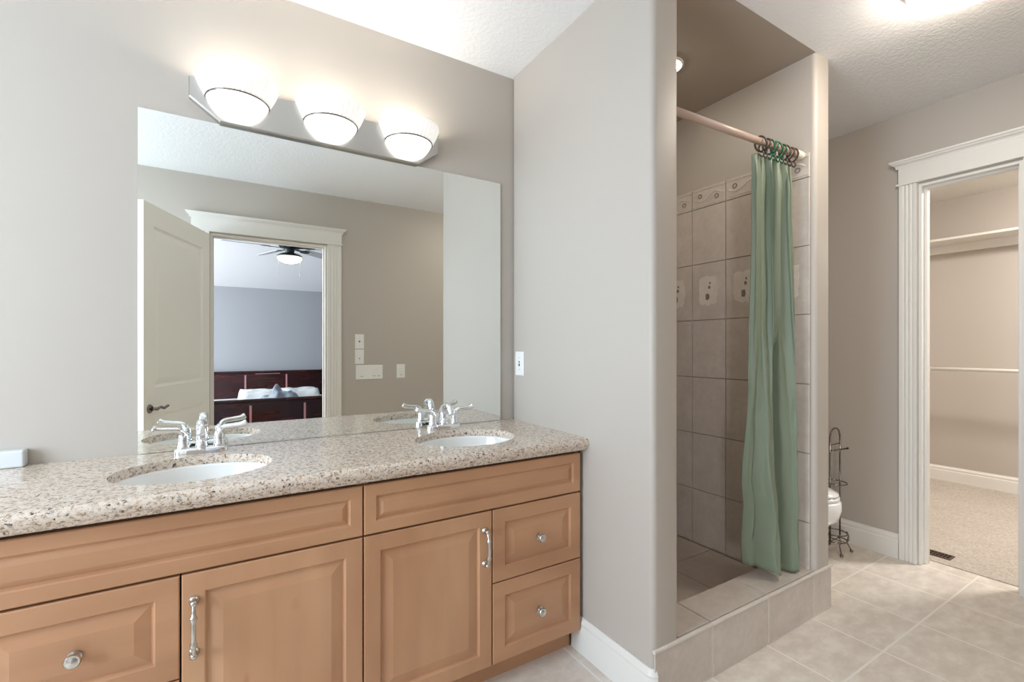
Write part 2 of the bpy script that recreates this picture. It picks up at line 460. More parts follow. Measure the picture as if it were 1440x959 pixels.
def Pq(a, dp, z): return bm.verts.new(LH+ax*a+nx*dp+Vector((0, 0, z)))
for a in (0, LW): bm.faces.new([Pq(a, 0, .012), Pq(a, th, .012), Pq(a, th, ZT), Pq(a, 0, ZT)])
for z in (.012, ZT): bm.faces.new([Pq(0, 0, z), Pq(LW, 0, z), Pq(LW, th, z), Pq(0, th, z)])
obj('door_leaf', bm, M['doorpaint'], leaf)
bm = bmesh.new()
hz = .905
for sg, base in ((-1, 0), (1, th)):
    c0 = LH+ax*(LW-.065)+nx*base+Vector((0, 0, hz))
    tube(bm, [c0, c0+nx*sg*.008], [.03, .026], 20)
    tube(bm, [c0+nx*sg*.008, c0+nx*sg*.05], .011, 12)
    tube(bm, smooth_path([c0+nx*sg*.045, c0+nx*sg*.052-ax*.03+Vector((0, 0, .008)), c0+nx*sg*.05-ax*.07-Vector((0, 0, .004)), c0+nx*sg*.052-ax*.115+Vector((0, 0, .008))], 6), .009, 10)
obj('door_handle', bm, M['darkchrome'], leaf, smooth=True)
bm = bmesh.new()
for z in (.25, 1.15, 2.0): tube(bm, [LH+Vector((-.004, -.008, z)), LH+Vector((-.004, -.008, z+.09))], .007, 10)
obj('door_hinge', bm, M['nickel'], leaf, smooth=True)

# ------------------------------------------------------------------ shower
def tiles(bm, P, a0, a1, z0, z1, js, rows, g=.0035, th=.008, bev=.0015, mi=0):
    """rectangular tiles between joints; P(a, d, z)"""
    for (za, zb_) in rows:
        for (xa, xb) in js:
            if xb-xa < .01 or zb_-za < .01: continue
            b = bmesh.new(); l0 = [(xa+g/2, za+g/2), (xb-g/2, za+g/2), (xb-g/2, zb_-g/2), (xa+g/2, zb_-g/2)]
            prev = [b.verts.new(P(a, 0, z)) for a, z in l0]
            for ins, d in ((0, th-bev), (bev, th)):
                r_ = [b.verts.new(P(a+(ins if a < (xa+xb)/2 else -ins), d, z+(ins if z < (za+zb_)/2 else -ins))) for a, z in l0]
                for i in range(4): b.faces.new((prev[i], prev[(i+1) % 4], r_[(i+1) % 4], r_[i]))
                prev = r_
            f = b.faces.new(prev)
            for f in b.faces: f.material_index = mi
            merge(bm, b)
zrow = [.119, .445, .785, 1.125, 1.468, 1.806, 2.141, 2.262]
rows = list(zip(zrow, zrow[1:]))
yj = [1.178]+[1.402, 1.627, 1.852, 2.077, D-.001]
P = lambda a, d, z: Vector((XS-.004-d, a, z))
bm = bmesh.new()
bx(bm, XS-.004, XS-.0001, 1.178, D-.001, .12, 2.262, mi=1)
tiles(bm, P, 0, 0, 0, 0, list(zip(yj, yj[1:])), rows, g=.004)
rnd = random.Random(3)
for ya, yb in zip(yj, yj[1:]):
    if yb-ya < .1: continue
    cy, cz = (ya+yb)/2, 1.64
    # irregular pale patch with a leaf
    for (cx_, cz_, ra, rb, mi, dd, n_) in ((cy, cz, .062, .085, 2, .0092, 26), (cy+.004, cz-.035, .012, .02, 3, .0104, 9), (cy-.008, cz+.02, .008, .010, 3, .0104, 7), (cy-.012, cz+.045, .005, .007, 3, .0104, 7)):
        pts = []
        for i in range(n_):
            a = 2*PI*i/n_; q = 1/max(abs(math.cos(a)), abs(math.sin(a)))**.8
            k = q*(1+rnd.uniform(-.1, .1)); pts.append((cx_+ra*k*math.cos(a), cz_+rb*k*math.sin(a)))
        lo = [bm.verts.new(P(a, .0078, z)) for a, z in pts]; hi = [bm.verts.new(P(a, dd, z)) for a, z in pts]
        f = bm.faces.new(hi); f.material_index = mi
        for i in range(n_):
            f = bm.faces.new((lo[i], lo[(i+1) % n_], hi[(i+1) % n_], hi[i])); f.material_index = mi
    # border row: scroll, flower, lines
    tube(bm, [P(ya+.004, .0088, 2.158), P(yb-.004, .0088, 2.158)], .0022, 6, mi=2)
    tube(bm, [P(ya+.004, .0088, 2.246), P(yb-.004, .0088, 2.246)], .0022, 6, mi=2)
    pts = [P(ya+.02+(yb-ya-.04)*i/24, .0088, 2.20+.02*math.sin(i/24*2*PI)) for i in range(25)]
    tube(bm, pts, .0035, 6, mi=2)
    for q in (.25, .75):
        c = P(ya+(yb-ya)*q, .0088, 2.20+(-.012 if q == .25 else .012))
        tube(bm, [c+Vector((0, .012*math.cos(t*PI/4), .012*math.sin(t*PI/4))) for t in range(8)], .003, 6, closed=True, mi=3)
tw = obj('trim_1', bm, [M['wtile'], M['grout'], M['motif'], M['leaf']]); tw['kind'] = 'structure'
# tiles on the back wall and on the partition side of the shower
bm = bmesh.new(); P2 = lambda a, d, z: Vector((a, D-.004-d, z))
bx(bm, XP+.141, XS-.013, D-.004, D-.0001, .12, 2.262, mi=1)
xj = [XP+.141, 1.65, 1.875, 2.1, 2.325, XS-.013]
tiles(bm, P2, 0, 0, 0, 0, list(zip(xj, xj[1:])), rows, g=.004)
o = obj('trim_2', bm, [M['wtile'], M['grout']]); o['kind'] = 'structure'
bm = bmesh.new(); P3 = lambda a, d, z: Vector((XP+.144+d, a, z))
bx(bm, XP+.1401, XP+.144, 1.178, D-.014, .12, 2.262, mi=1)
tiles(bm, P3, 0, 0, 0, 0, list(zip([1.178, 1.402, 1.627, 1.852, 2.077], [1.402, 1.627, 1.852, 2.077, D-.014])), rows, g=.004)
o = obj('trim_3', bm, [M['wtile'], M['grout']]); o['kind'] = 'structure'
# shower floor
bm = bmesh.new(); bx(bm, XP+.14, XS, 1.31, D, 0, .109, mi=1)
Pf = lambda a, d, z: Vector((a, z, .109+d))
tiles(bm, Pf, 0, 0, 0, 0, [(1.445, 1.65), (1.65, 2.04), (2.04, 2.43)], [(1.33, 1.72), (1.72, 2.105)], g=.005, th=.007)
o = obj('floor_shower', bm, [M['ftile2'], M['grout_l']]); o['kind'] = 'structure'
# curb
CT = .219; CF = 1.149
bm = bmesh.new()
bx(bm, XP+.141, XS-.001, CF+.01, 1.315, 0, CT-.010, mi=1)
bx(bm, XP+.006, XS+.138, CF+.006, 1.1545, 0, CT-.010, mi=1)
Pc = lambda a, d, z: Vector((a, CF+.006-d, z))
xf = [XP+.001, 1.636, 2.029, 2.419, XS+.146]
tiles(bm, Pc, 0, 0, 0, 0, list(zip(xf, xf[1:])), [(.002, CT-.009)], g=.009, th=.004)
Pt = lambda a, d, z: Vector((a, z, CT-.010+d))
tiles(bm, Pt, 0, 0, 0, 0, [(XP+.142, 1.636), (1.636, 2.029), (2.029, XS-.001)], [(CF+.012, 1.322)], g=.005, th=.010)
bx(bm, XP-.001, XS+.148, CF-.003, CF+.010, CT-.012, CT, mi=2, bev=.003)
Pi = lambda a, d, z: Vector((a, 1.315+d, z))
tiles(bm, Pi, 0, 0, 0, 0, [(XP+.142, 1.636), (1.636, 2.029), (2.029, XS-.001)], [(.118, CT-.011)], g=.005)
o = obj('trim_4', bm, [M['wtile'], M['grout_l'], M['motif']]); o['kind'] = 'structure'

# curtain rod
RY, RZ = 1.215, 2.232
rod = thing('curtain_rod', 'pinkish beige shower curtain rod across the shower opening', 'curtain rod', (XP+.14, RY, RZ))
def rz_at(x): return RZ-.004+(x-1.44)*.024
obj('rod_tube', tube(bmesh.new(), [(XP+.142, RY, rz_at(1.44)), (2.37, RY, rz_at(2.37))], .0155, 20), M['rod'], rod, smooth=True)
obj('end_cap', lathe(bmesh.new(), [(.02, 0), (.022, .006), (.022, .04), (.015, .048), (.015, .058), (.019, .062), (.019, .0695)], 20, (XS-.07, RY, rz_at(2.4)), 'X'), M['cream'], rod, angle=40)
obj('end_cap', lathe(bmesh.new(), [(.022, 0), (.022, .02), (.016, .03)], 20, (XP+.1405, RY, rz_at(1.44)), 'X'), M['cream'], rod, angle=40)
ringx = [2.075, 2.105, 2.14, 2.17, 2.205, 2.24, 2.275, 2.31, 2.345]
ringd = ['leftmost ring of the bunched row on the rod', 'second ring from the left of the bunched row', 'third ring from the left of the bunched row', 'fourth ring from the left of the bunched row', 'middle ring of the bunched row on the rod', 'fourth ring from the right of the bunched row', 'third ring from the right of the bunched row', 'second ring from the right of the bunched row', 'rightmost ring beside the cream rod end']
for i, x in enumerate(ringx):
    green = i in (2, 3, 4, 5); bm = bmesh.new(); tl = (-.012, .01, -.004, .012, -.01, .006, -.006, .01, 0)[i]
    cz = rz_at(x)-.010
    tube(bm, [(x+tl*math.sin(a), RY+.027*math.cos(a), cz+.031*math.sin(a)) for a in [2*PI*k/20 for k in range(20)]], .0042, 8, closed=True)
    tube(bm, smooth_path([(x, RY-.004, cz-.031), (x+.004, RY-.012, cz-.046), (x+.006, RY-.004, cz-.058), (x, RY+.003, cz-.048)], 4), .0035, 6)
    o = obj('curtain_ring', bm, M['ring_green'] if green else M['ring_brown'], smooth=True)
    tag(o, ('green ' if green else 'dark brown ')+'plastic curtain ring, '+ringd[i], 'curtain ring', 'rings holding the shower curtain')

# curtain: a gathered cloth sheet, cross-section in (x, y) per height
def lerp(a, b, t): return a+(b-a)*t
def curve(tab, t):
    for (t0, v0), (t1, v1) in zip(tab, tab[1:]):
        if t <= t1: k = (t-t0)/(t1-t0); k = k*k*(3-2*k); return v0+(v1-v0)*k
    return tab[-1][1]
cu = bmesh.new()
NU, NV = 300, 100
ztop = 2.198
def seglerp(tab, t):
    for (t0, v0), (t1, v1) in zip(tab, tab[1:]):
        if t <= t1: k = (t-t0)/(t1-t0); return tuple(a+(b-a)*k for a, b in zip(v0, v1))
    return tab[-1][1]
# fold lines: u -> depth, upper half has many narrow folds, lower half a few broad ones
def ridge(u, edges, amps, p=.62):
    for k, (a, b) in enumerate(zip(edges, edges[1:])):
        if u <= b or k == len(amps)-1: return -amps[k]*abs(math.sin(PI*min(1, max(0, (u-a)/(b-a)))))**p
UPE = [0, .20, .30, .42, .50, .60, .70, .82, .90, 1.0]; UPA = [.026, .020, .046, .016, .050, .018, .046, .022, .030]
LOE = [0, .12, .40, .64, .88, 1.0]; LOA = [.012, .046, -.13, .05, .026]
grid = []
for j in range(NV+1):
    t = j/NV
    row = []
    xl = curve([(0, 2.040), (.12, 2.025), (.45, 2.012), (.75, 2.030), (.92, 2.085), (1, 2.105)], t)
    xr = curve([(0, 2.362), (.1, 2.352), (.4, 2.378), (.8, 2.400), (1, 2.402)], t)
    amp = curve([(0, .55), (.08, .9), (.5, 1.0), (1, 1.05)], t)
    bl_ = curve([(0, 0), (.35, .1), (.65, .8), (1, 1)], t)
    for i in range(NU+1):
        u = i/NU
        us = u+.03*math.sin(t*2.2+u*4)*t*(1-u)*u*3
        y = lerp(ridge(us, UPE, UPA), ridge(us, LOE, LOA, .7), bl_)*amp*1.1+.02
        wr = .008*noise.noise(Vector((u*7, t*3.1, 1.7)))+.004*noise.noise(Vector((u*24, t*9, 4)))+.010*t*t*noise.noise(Vector((u*12+t*5, t*14, 9)))
        x = lerp(xl, xr, u)+.012*math.sin(u*2*PI*7+1.0)*(1-bl_)*min(1, t/.05)+.006*math.sin(u*2*PI*3)*bl_
        yy = RY+.004+y+wr*(.6+t)
        zb_ = .228
        if u < .18: zb_ = lerp(.27, .262, u/.18)
        elif u < .42: zb_ = lerp(.262, .230, (u-.18)/.24)
        inn = max(0, 1-u/.22)*max(0, (t-.55)/.45)
        yy += .09*inn
        zt = ztop+(x-2.0)*.024-.016*abs(math.sin((x-2.075)/.0338*PI/2*.5))**.7
        z = lerp(zt, zb_, t)
        row.append(cu.verts.new((min(x, 2.424), yy, z)))
    grid.append(row)
for j in range(NV):
    for i in range(NU):
        cu.faces.new((grid[j][i], grid[j][i+1], grid[j+1][i+1], grid[j+1][i]))
cur = obj('shower_curtain', cu, M['cloth_green'], smooth=True)
sd = cur.modifiers.new('s', 'SOLIDIFY'); sd.thickness = .0016
tag(cur, 'sage green satin shower curtain bunched at the right side of the shower opening', 'shower curtain')

# recessed shower lamp
rl = thing('recessed_light', 'round recessed lamp in the shower ceiling', 'ceiling light', (1.912, 1.605, ZC))
bm = bmesh.new()
lathe(bm, [(.078, 0), (.078, -.006), (.070, -.010), (.058, -.006), (.058, -.001)], 32, (1.912, 1.605, ZC-.0005)); obj('trim_ring', bm, M['trim'], rl, angle=40)
bm = bmesh.new(); lathe(bm, [(.056, -.004), (.05, -.014), (.03, -.022), (.0001, -.025)], 32, (1.912, 1.605, ZC-.001)); obj('lens', bm, M['recess'], rl, smooth=True)

# ------------------------------------------------------------------ mirror
mr = thing('wall_mirror', 'large frameless wall mirror above the granite counter', 'mirror', (.48, D, .925))
obj('mirror_backing', box(-.270, 1.2215, D-.0055, D-.0005, .9255, 2.1625), M['mirror_edge'], mr)
bm = box(-.271, 1.2225, D-.0085, D-.0056, .9245, 2.1635); obj('mirror_glass', bm, M['mirror'], mr)

# ------------------------------------------------------------------ vanity light bar
vl = thing('vanity_light', 'brushed nickel vanity light with three frosted glass shades above the mirror', 'wall light', (.375, D, 2.25))
px0, px1, pz0, pz1 = -.121, .865, 2.164, 2.312
bm = bmesh.new()
pts = [(px0, pz1), (px0, 2.236), (px0+.098, pz0), (px1-.098, pz0), (px1, 2.236), (px1, pz1)]
lv = [(0, D-.0005), (0, D-.026), (.004, D-.032)]
prev = None
for ins, y in lv:
    cx_, cz_ = (px0+px1)/2, (pz0+pz1)/2
    r_ = [bm.verts.new((x+(ins if x < cx_ else -ins), y, z+(ins if z < cz_ else -ins))) for x, z in pts]
    if prev:
        for i in range(6): bm.faces.new((prev[i], prev[(i+1) % 6], r_[(i+1) % 6], r_[i]))
    else: bm.faces.new(r_)
    prev = r_
bm.faces.new(prev)
obj('back_plate', bm, M['nickel'], vl)
LY = D-.0325
def half_rings(bm, lx, prof, seg, rib=0, closed=False):
    rings = []
    for r_, z in prof:
        row = []
        for i in range(seg+1):
            a = PI+PI*i/seg
            q = r_+(rib*math.cos(40*(a-PI)) if rib and .108 < r_ < .138 else 0)
            row.append(bm.verts.new((lx+q*math.cos(a), LY-.0005+q*math.sin(a), z)))
        rings.append(row)
    pairs = list(zip(rings, rings[1:]))
    if closed: pairs.append((rings[-1], rings[0]))
    for a, b in pairs:
        for i in range(seg): bm.faces.new((a[i], a[i+1], b[i+1], b[i]))
for k, lx in enumerate((.037, .377, .717)):
    bm = bmesh.new()      # flared ribbed upper glass, open at the top
    half_rings(bm, lx, [(.106, 2.248), (.112, 2.258), (.124, 2.282), (.133, 2.302), (.138, 2.312), (.142, 2.318), (.139, 2.320), (.120, 2.284), (.104, 2.252)], 160, .002, True)
    sh = obj('lamp_shade', bm, M['flare'], vl, smooth=True)
    bm = bmesh.new(); prof = [(.104, 2.246), (.101, 2.240), (.094, 2.228), (.083, 2.212), (.070, 2.199), (.055, 2.190), (.035, 2.184), (.0006, 2.181)]
    half_rings(bm, lx, prof, 40)
    obj('glass_dome', bm, M['dome'], sh, smooth=True)
    bm = bmesh.new(); tube(bm, [(lx+.1065*math.cos(a), LY-.0005+.1065*math.sin(a), 2.2475) for a in [PI+PI*i/40 for i in range(41)]], .0032, 8)
    obj('shade_band', bm, M['darkchrome'], sh, smooth=True)
    point('bulb_light', (lx, LY-.045, 2.275), VANITY_W, (1, .95, .88), .03, vl)

# ceiling lamp near the closet
def ceiling_lamp(x, y, label, watt):
    e = thing('ceiling_lamp', label, 'ceiling light', (x, y, ZC))
    obj('lamp_base', lathe(bmesh.new(), [(.182, -.0005), (.182, -.022), (.174, -.028)], 48, (x, y, ZC)), M['trim'], e, angle=40)
    prof = [(.172*math.cos(a), -.03-.075*math.sin(a)) for a in [i*PI/2/12 for i in range(13)]]; prof[-1] = (.0002, -.105)
    obj('lamp_shade', lathe(bmesh.new(), prof, 48, (x, y, ZC)), M['globe'], e, smooth=True)
    e.children[1].data.materials[0] = watt
    return e
ceiling_lamp(2.39, .60, 'round frosted flush ceiling lamp at the top right of the bathroom', M['globe'])
ceiling_lamp(4.75, .2, 'round flush ceiling lamp inside the closet, outside the picture', M['globe_closet'])

# ------------------------------------------------------------------ vanity
# counter with two sink cut-outs
SINKS = [(-.083, 1.79), (.868, 1.79)]; RX, RYY = .217, .180
KX0 = -1.35
bm = bmesh.new()
def loop(pts):
    vs = [bm.verts.new(p) for p in pts]
    return [bm.edges.new((vs[i], vs[(i+1) % len(vs)])) for i in range(len(vs))]
es = loop([(KX0, 1.53, .923), (XP-.0005, 1.53, .923), (XP-.0005, D-.0005, .923), (KX0, D-.0005, .923)])
NS = 64
for cx_, cy_ in SINKS: es += loop([(cx_+RX*math.cos(2*PI*i/NS), cy_+RYY*math.sin(2*PI*i/NS), .923) for i in range(NS)])
bmesh.ops.triangle_fill(bm, edges=es, use_beauty=True, use_dissolve=False)
g = bmesh.ops.extrude_face_region(bm, geom=list(bm.faces))
for v_ in g['geom']:
    if isinstance(v_, bmesh.types.BMVert): v_.co.z = .893
nose = [(1.53, .923), (1.516, .923), (1.508, .920), (1.502, .914), (1.499, .905), (1.499, .897), (1.503, .889), (1.510, .882), (1.512, .876), (1.518, .871), (1.53, .871), (1.53, .893)]
A = [bm.verts.new((KX0, y, z)) for y, z in nose]; B = [bm.verts.new((XP-.0005, y, z)) for y, z in nose]
for i in range(len(nose)): bm.faces.new((A[i], A[(i+1) % len(nose)], B[(i+1) % len(nose)], B[i]))
bm.faces.new(A); bm.faces.new(B)
ct = obj('countertop', bm, M['granite'], angle=50)
tag(ct, 'speckled beige and brown granite countertop on the maple vanity', 'countertop')

# sinks
SLAB = ['white oval undermount sink in the left part of the granite counter', 'white oval undermount sink in the right part of the counter near the partition wall']
for (cx_, cy_), lb in zip(SINKS, SLAB):
    e = thing('sink', lb, 'sink', (cx_, cy_, .77), 'undermount sinks in the granite counter')
    bm = bmesh.new(); seg = 64
    prof = [(1.10, .8925), (1.10, .880), (1.02, .87), (.93, .80), (.7, .752), (.3, .738), (.13, .735)]
    inn = [(.10, .743), (.3, .746), (.66, .760), (.88, .806), (.965, .86), (.985, .885), (.99, .8925)]
    rr = [[bm.verts.new((cx_+RX*k*math.cos(2*PI*i/seg), cy_+RYY*k*math.sin(2*PI*i/seg), z)) for i in range(seg)] for k, z in prof+inn]
    for a, b in zip(rr, rr[1:]+rr[:1]):
        for i in range(seg): bm.faces.new((a[i], a[(i+1) % seg], b[(i+1) % seg], b[i]))
    obj('basin', bm, M['porcelain'], e, smooth=True)
    obj('drain', lathe(bmesh.new(), [(.0225, .735), (.0225, .7445), (.018, .747), (.008, .745), (.0001, .744)], 24, (cx_, cy_, 0)), M['chrome'], e, smooth=True)

# faucets
def faucet(cx_, cy_, label):
    z0 = .9232
    e = thing('faucet', label, 'faucet', (cx_, cy_, z0), 'chrome two handle faucets')
    bm = bmesh.new()
    lv = [(.082, .026, 0), (.082, .026, .012), (.079, .023, .019), (.072, .017, .022)]
    prev = None
    for a_, b_, z in lv:
        ring = []
        for i in range(40):
            t = 2*PI*i/40; c_, s_ = math.cos(t), math.sin(t)
            ring.append(bm.verts.new((cx_+math.copysign(abs(c_)**.45, c_)*a_, cy_+math.copysign(abs(s_)**.7, s_)*b_, z0+z)))
        if prev:
            for i in range(40): bm.faces.new((prev[i], prev[(i+1) % 40], ring[(i+1) % 40], ring[i]))
        else: bm.faces.new(ring)
        prev = ring
    bm.faces.new(prev)
    obj('base_plate', bm, M['chrome'], e, angle=50)
    for s in (-1, 1):
        bm = bmesh.new(); hx = cx_+s*.054
        lathe(bm, [(.0185, 0), (.019, .006), (.0165, .012), (.0155, .03), (.015, .044), (.010, .056), (.003, .060)], 24, (hx, cy_, z0+.0205))
        pth = smooth_path([(hx, cy_, z0+.058), (hx+s*.003, cy_-.002, z0+.074), (hx+s*.016, cy_-.006, z0+.088), (hx+s*.045, cy_-.012, z0+.092), (hx+s*.072, cy_-.017, z0+.095), (hx+s*.088, cy_-.02, z0+.102)], 6)
        n_ = len(pth); tube(bm, pth, [.0145-.0035*math.sin(PI*min(1, i/(n_-1)*1.05))*.8+.0*i for i in range(n_)], 14, flat=.8)
        obj('handle', bm, M['chrome'], e, smooth=True)
    bm = bmesh.new()
    lathe(bm, [(.019, 0), (.020, .006), (.0165, .014), (.016, .04)], 24, (cx_, cy_, z0+.0205))
    pth = smooth_path([(cx_, cy_, z0+.050), (cx_, cy_-.001, z0+.080), (cx_, cy_-.016, z0+.105), (cx_, cy_-.046, z0+.112), (cx_, cy_-.076, z0+.100), (cx_, cy_-.092, z0+.076)], 7)
    tube(bm, pth, [.017-.004*i/(len(pth)-1) for i in range(len(pth))], 18)
    obj('spout', bm, M['chrome'], e, smooth=True)
    bm = bmesh.new(); tube(bm, [(cx_, cy_+.02, z0+.018), (cx_, cy_+.02, z0+.07)], .0025, 8); lathe(bm, [(.002, 0), (.006, .004), (.006, .009), (.002, .012)], 12, (cx_, cy_+.02, z0+.069))
    obj('lift_rod', bm, M['chrome'], e, smooth=True)
    return e
f1 = faucet(-.078, 2.035, 'chrome two handle faucet behind the left sink')
f2 = copy_tree(f1, None, Vector((.948, 0, 0))); f2['label'] = 'chrome two handle faucet behind the right sink'

# cabinets: front plane and the scaled plan
FY = 1.535; S = FY/1.555
def fx(x): return x*S
def fz(z): return H+(z-H)*S
def front(name, x0, x1, z0, z1, parent, m, fr=.058, sl=.036, th=.02):
    bm = bmesh.new(); P = lambda a, d, z: Vector((a, FY+d, z))
    raised(bm, P, x0, x1, z0, z1, [(0, th), (0, .003), (.003, 0), (fr-.006, 0), (fr-.002, .004), (fr, .009), (fr+.003, .0095), (fr+sl, .002), (fr+sl+.002, .0015)])
    o = obj(name, bm, m, parent); return o
def knob(x, z, parent):
    bm = bmesh.new()
    lathe(bm, [(.0145, 0), (.0145, .002), (.007, .004), (.006, .013), (.010, .017), (.0165, .020), (.0175, .024), (.0150, .028), (.0125, .0275), (.010, .0285), (.004, .031), (.0001, .0312)], 28, (x, FY+.0005, z), 'Y')
    obj('knob', bm, M['nickel'], parent, angle=50)
def pull(x, z0, z1, parent):
    bm = bmesh.new()
    for z in (z0, z1): lathe(bm, [(.0125, 0), (.0125, .003), (.009, .005), (.0065, .012), (.008, .020), (.0085, .026), (.004, .030)], 20, (x, FY+.0005, z), 'Y')
    L = z1-z0
    pth = smooth_path([(x, FY-.022, z0), (x, FY-.030, z0+L*.15), (x, FY-.035, z0+L*.35), (x, FY-.037, z0+L*.5), (x, FY-.035, z0+L*.65), (x, FY-.030, z0+L*.85), (x, FY-.022, z1)], 5)
    n_ = len(pth); tube(bm, pth, [.0048+.0035*(1 if abs(i/(n_-1)-.25) < .03 or abs(i/(n_-1)-.75) < .03 else 0)+.001*math.sin(PI*i/(n_-1)) for i in range(n_)], 12)
    obj('handle', bm, M['nickel'], parent, smooth=True)
G = .0022
def cabinet(x0, x1, label, door, drawers, doorpull, nm='vanity_cabinet'):
    zt, zb_ = fz(.852), fz(.088)
    e = thing(nm, label, 'cabinet', ((x0+x1)/2, 1.8, 0))
    bm = bmesh.new(); 
    bx(bm, x0+.0005, x0+.018, FY+.021, D-.001, zb_, .8700); bx(bm, x1-.018, x1-.0005, FY+.021, D-.001, zb_, .8700)
    bx(bm, x0+.018, x1-.018, FY+.021, D-.001, zb_, zb_+.018)
    obj('carcass', bm, M['wood_v'], e)
    bm = bmesh.new(); bx(bm, x0+.018, x1-.018, FY+.022, FY+.026, zb_+.018, .8700)
    obj('gap_shade_sheet', bm, M['gap'], e)  # solid dark sheet, puts shade into the gaps between the fronts
    obj('toe_kick', box(x0+.0005, min(x1, XP-.018)-.0005, 1.609, 1.627, 0, zb_-.0005), M['wood_h'], e)
    obj('top_rail_panel', bmesh.new(), M['wood_h'], e) if False else None
    p = front('false_front', x0+G, x1-G, fz(.685)+G, zt, e, M['wood_h'], .044, .018)
    d = front('door', door[0]+G, door[1]-G, zb_, fz(.683)-G, e, M['wood_v'])
    pull(*doorpull, d)
    for (a, b, z0, z1) in drawers:
        q = front('drawer', a+G, b-G, z0+G, z1-G, e, M['wood_h'])
        knob((a+b)/2, (z0+z1)/2-.004, q)
    return e
zs_ = [fz(.088)-G, fz(.399), fz(.683)]
cabinet(fx(.382), fx(1.302), 'maple vanity cabinet under the right sink, next to the partition wall', (fx(.382), fx(.866)),
        [(fx(.866), fx(1.302), zs_[1], zs_[2]), (fx(.866), fx(1.302), zs_[0], zs_[1])], (fx(.833), fz(.487), fz(.612)))
xl0 = fx(.382)-(fx(1.302)-fx(.382))
cabinet(xl0, fx(.382), 'maple vanity cabinet under the left sink, cut by the left picture edge', (fx(-.108), fx(.382)),
        [(xl0, fx(-.108), zs_[1], zs_[2]), (xl0, fx(-.108), zs_[0], zs_[1])], (fx(-.077), fz(.464), fz(.607)))
# plain cabinet end further left, outside the picture, carrying the counter
e = thing('side_cabinet', 'plain maple cabinet under the far left end of the counter', 'cabinet', ((KX0+xl0)/2, 1.8, 0))
obj('carcass', box(KX0+.02, xl0-.001, FY+.021, D-.001, fz(.088), .8705), M['wood_v'], e)
obj('toe_kick', box(KX0+.02, xl0-.001, 1.609, 1.627, 0, fz(.088)-.001), M['wood_h'], e)
d_ = front('door', KX0+.02, xl0-G, fz(.088), fz(.852), e, M['wood_v']); knob(xl0-.04, .5, d_)
obj('filler_strip', box(fx(1.302)+.0005, XP-.0005, FY+.024, FY+.03, fz(.088), .8705), M['gap'], None)  # filler coloured dark to stand for the shadow beside the cabinet
bpy.data.objects['filler_strip']['label'] = 'narrow filler strip, coloured dark for the shade between right vanity cabinet and partition wall'; bpy.data.objects['filler_strip']['category'] = 'filler strip'

# white ledge at the far left of the counter
lg = obj('tile_ledge', box(-1.34, -.552, 2.078, D-.0005, .9235, .978, bev=.006, seg=3), M['ledge'])
tag(lg, 'low white ledge standing on the counter at the left picture edge', 'backsplash')

# ------------------------------------------------------------------ wall plates
def plate(kind, name, label, cat, P, w_, h_, group=None):
    """P(a, d, z): a across, d out, z up, from the centre of the plate"""
    O = P(0, 0, 0); e = thing(name, label, cat, O, group)
    bm = bmesh.new(); prev = None
    for ins, d in ((0, .0005), (0, .003), (.003, .006)):
        r_ = [bm.verts.new(P(sx*(w_/2-ins), d, sz*(h_/2-ins))) for sx, sz in ((-1, -1), (1, -1), (1, 1), (-1, 1))]
        if prev:
            for i in range(4): bm.faces.new((prev[i], prev[(i+1) % 4], r_[(i+1) % 4], r_[i]))
        else: bm.faces.new(r_)
        prev = r_
    bm.faces.new(prev); obj('cover_plate', bm, M['plate'], e)
    def part(nm, a, z, ww, hh, d0, d1, m, tilt=0):
        bm = bmesh.new()
        v_ = [bm.verts.new(P(a+sx*ww/2, dd+(tilt*sz if dd == d1 else 0), z+sz*hh/2)) for dd in (d0, d1) for sx, sz in ((-1, -1), (1, -1), (1, 1), (-1, 1))]
        for q in ((0, 1, 2, 3), (4, 5, 6, 7), (0, 1, 5, 4), (1, 2, 6, 5), (2, 3, 7, 6), (3, 0, 4, 7)): bm.faces.new([v_[i] for i in q])
        return obj(nm, bm, m, e)
    if kind == 'toggle':
        part('switch_slot', 0, 0, .012, .026, .006, .0066, M['slot']); part('toggle', 0, .003, .008, .012, .0066, .016, M['plate'])
        for z in (-.03, .03): part('screw', 0, z, .005, .005, .006, .0068, M['nickel'])
    if kind == 'dial':
        bm = bmesh.new(); c = [P(.0+.0055*math.cos(t*PI/6), 0, .0055*math.sin(t*PI/6)) for t in range(12)]
        tube(bm, [P(0, .006, .0), P(0, .013, .0)], [.008, .0065], 14); obj('knob', bm, M['slot'], e, smooth=True)
        for z in (-.042, .042): part('screw', 0, z, .005, .005, .006, .0068, M['nickel'])
    if kind == 'jack':
        part('jack', 0, -.018, .016, .016, .006, .0075, M['cream']); part('jack_hole', 0, -.018, .009, .008, .0075, .0079, M['slot'])
        for z in (-.045, .045): part('screw', 0, z, .005, .005, .006, .0068, M['nickel'])
    if kind == 'rocker': part('rocker', 0, 0, .033, .066, .006, .0085, M['plate'], .002); part('rocker_gap', .004, -.040, .022, .004, .006, .0064, M['slot'])
    if kind == 'triple':
        for a in (-.075, .045, .092):
            part('rocker', a, 0, .033, .066, .006, .0085, M['plate'], .002); part('rocker_gap', a, -.040, .026, .0035, .006, .0064, M['slot'])
    return e
PO = lambda x, z: (lambda a, d, zz: Vector((x+a, YO+d, z+zz)))
plate('toggle', 'light_switch', 'white switch plate on the partition wall beside the mirror', 'switch', lambda a, d, z: Vector((XP-d, 2.041-a, 1.221+z)), .078, .125)
plate('dial', 'timer_switch', 'white plate with dark round knob, topmost of the column reflected in the mirror', 'switch', PO(1.101, 1.362), .086, .142)
plate('jack', 'jack_outlet', 'white jack plate between the dark knob plate and the wide switch plate', 'outlet', PO(1.101, 1.214), .086, .140)
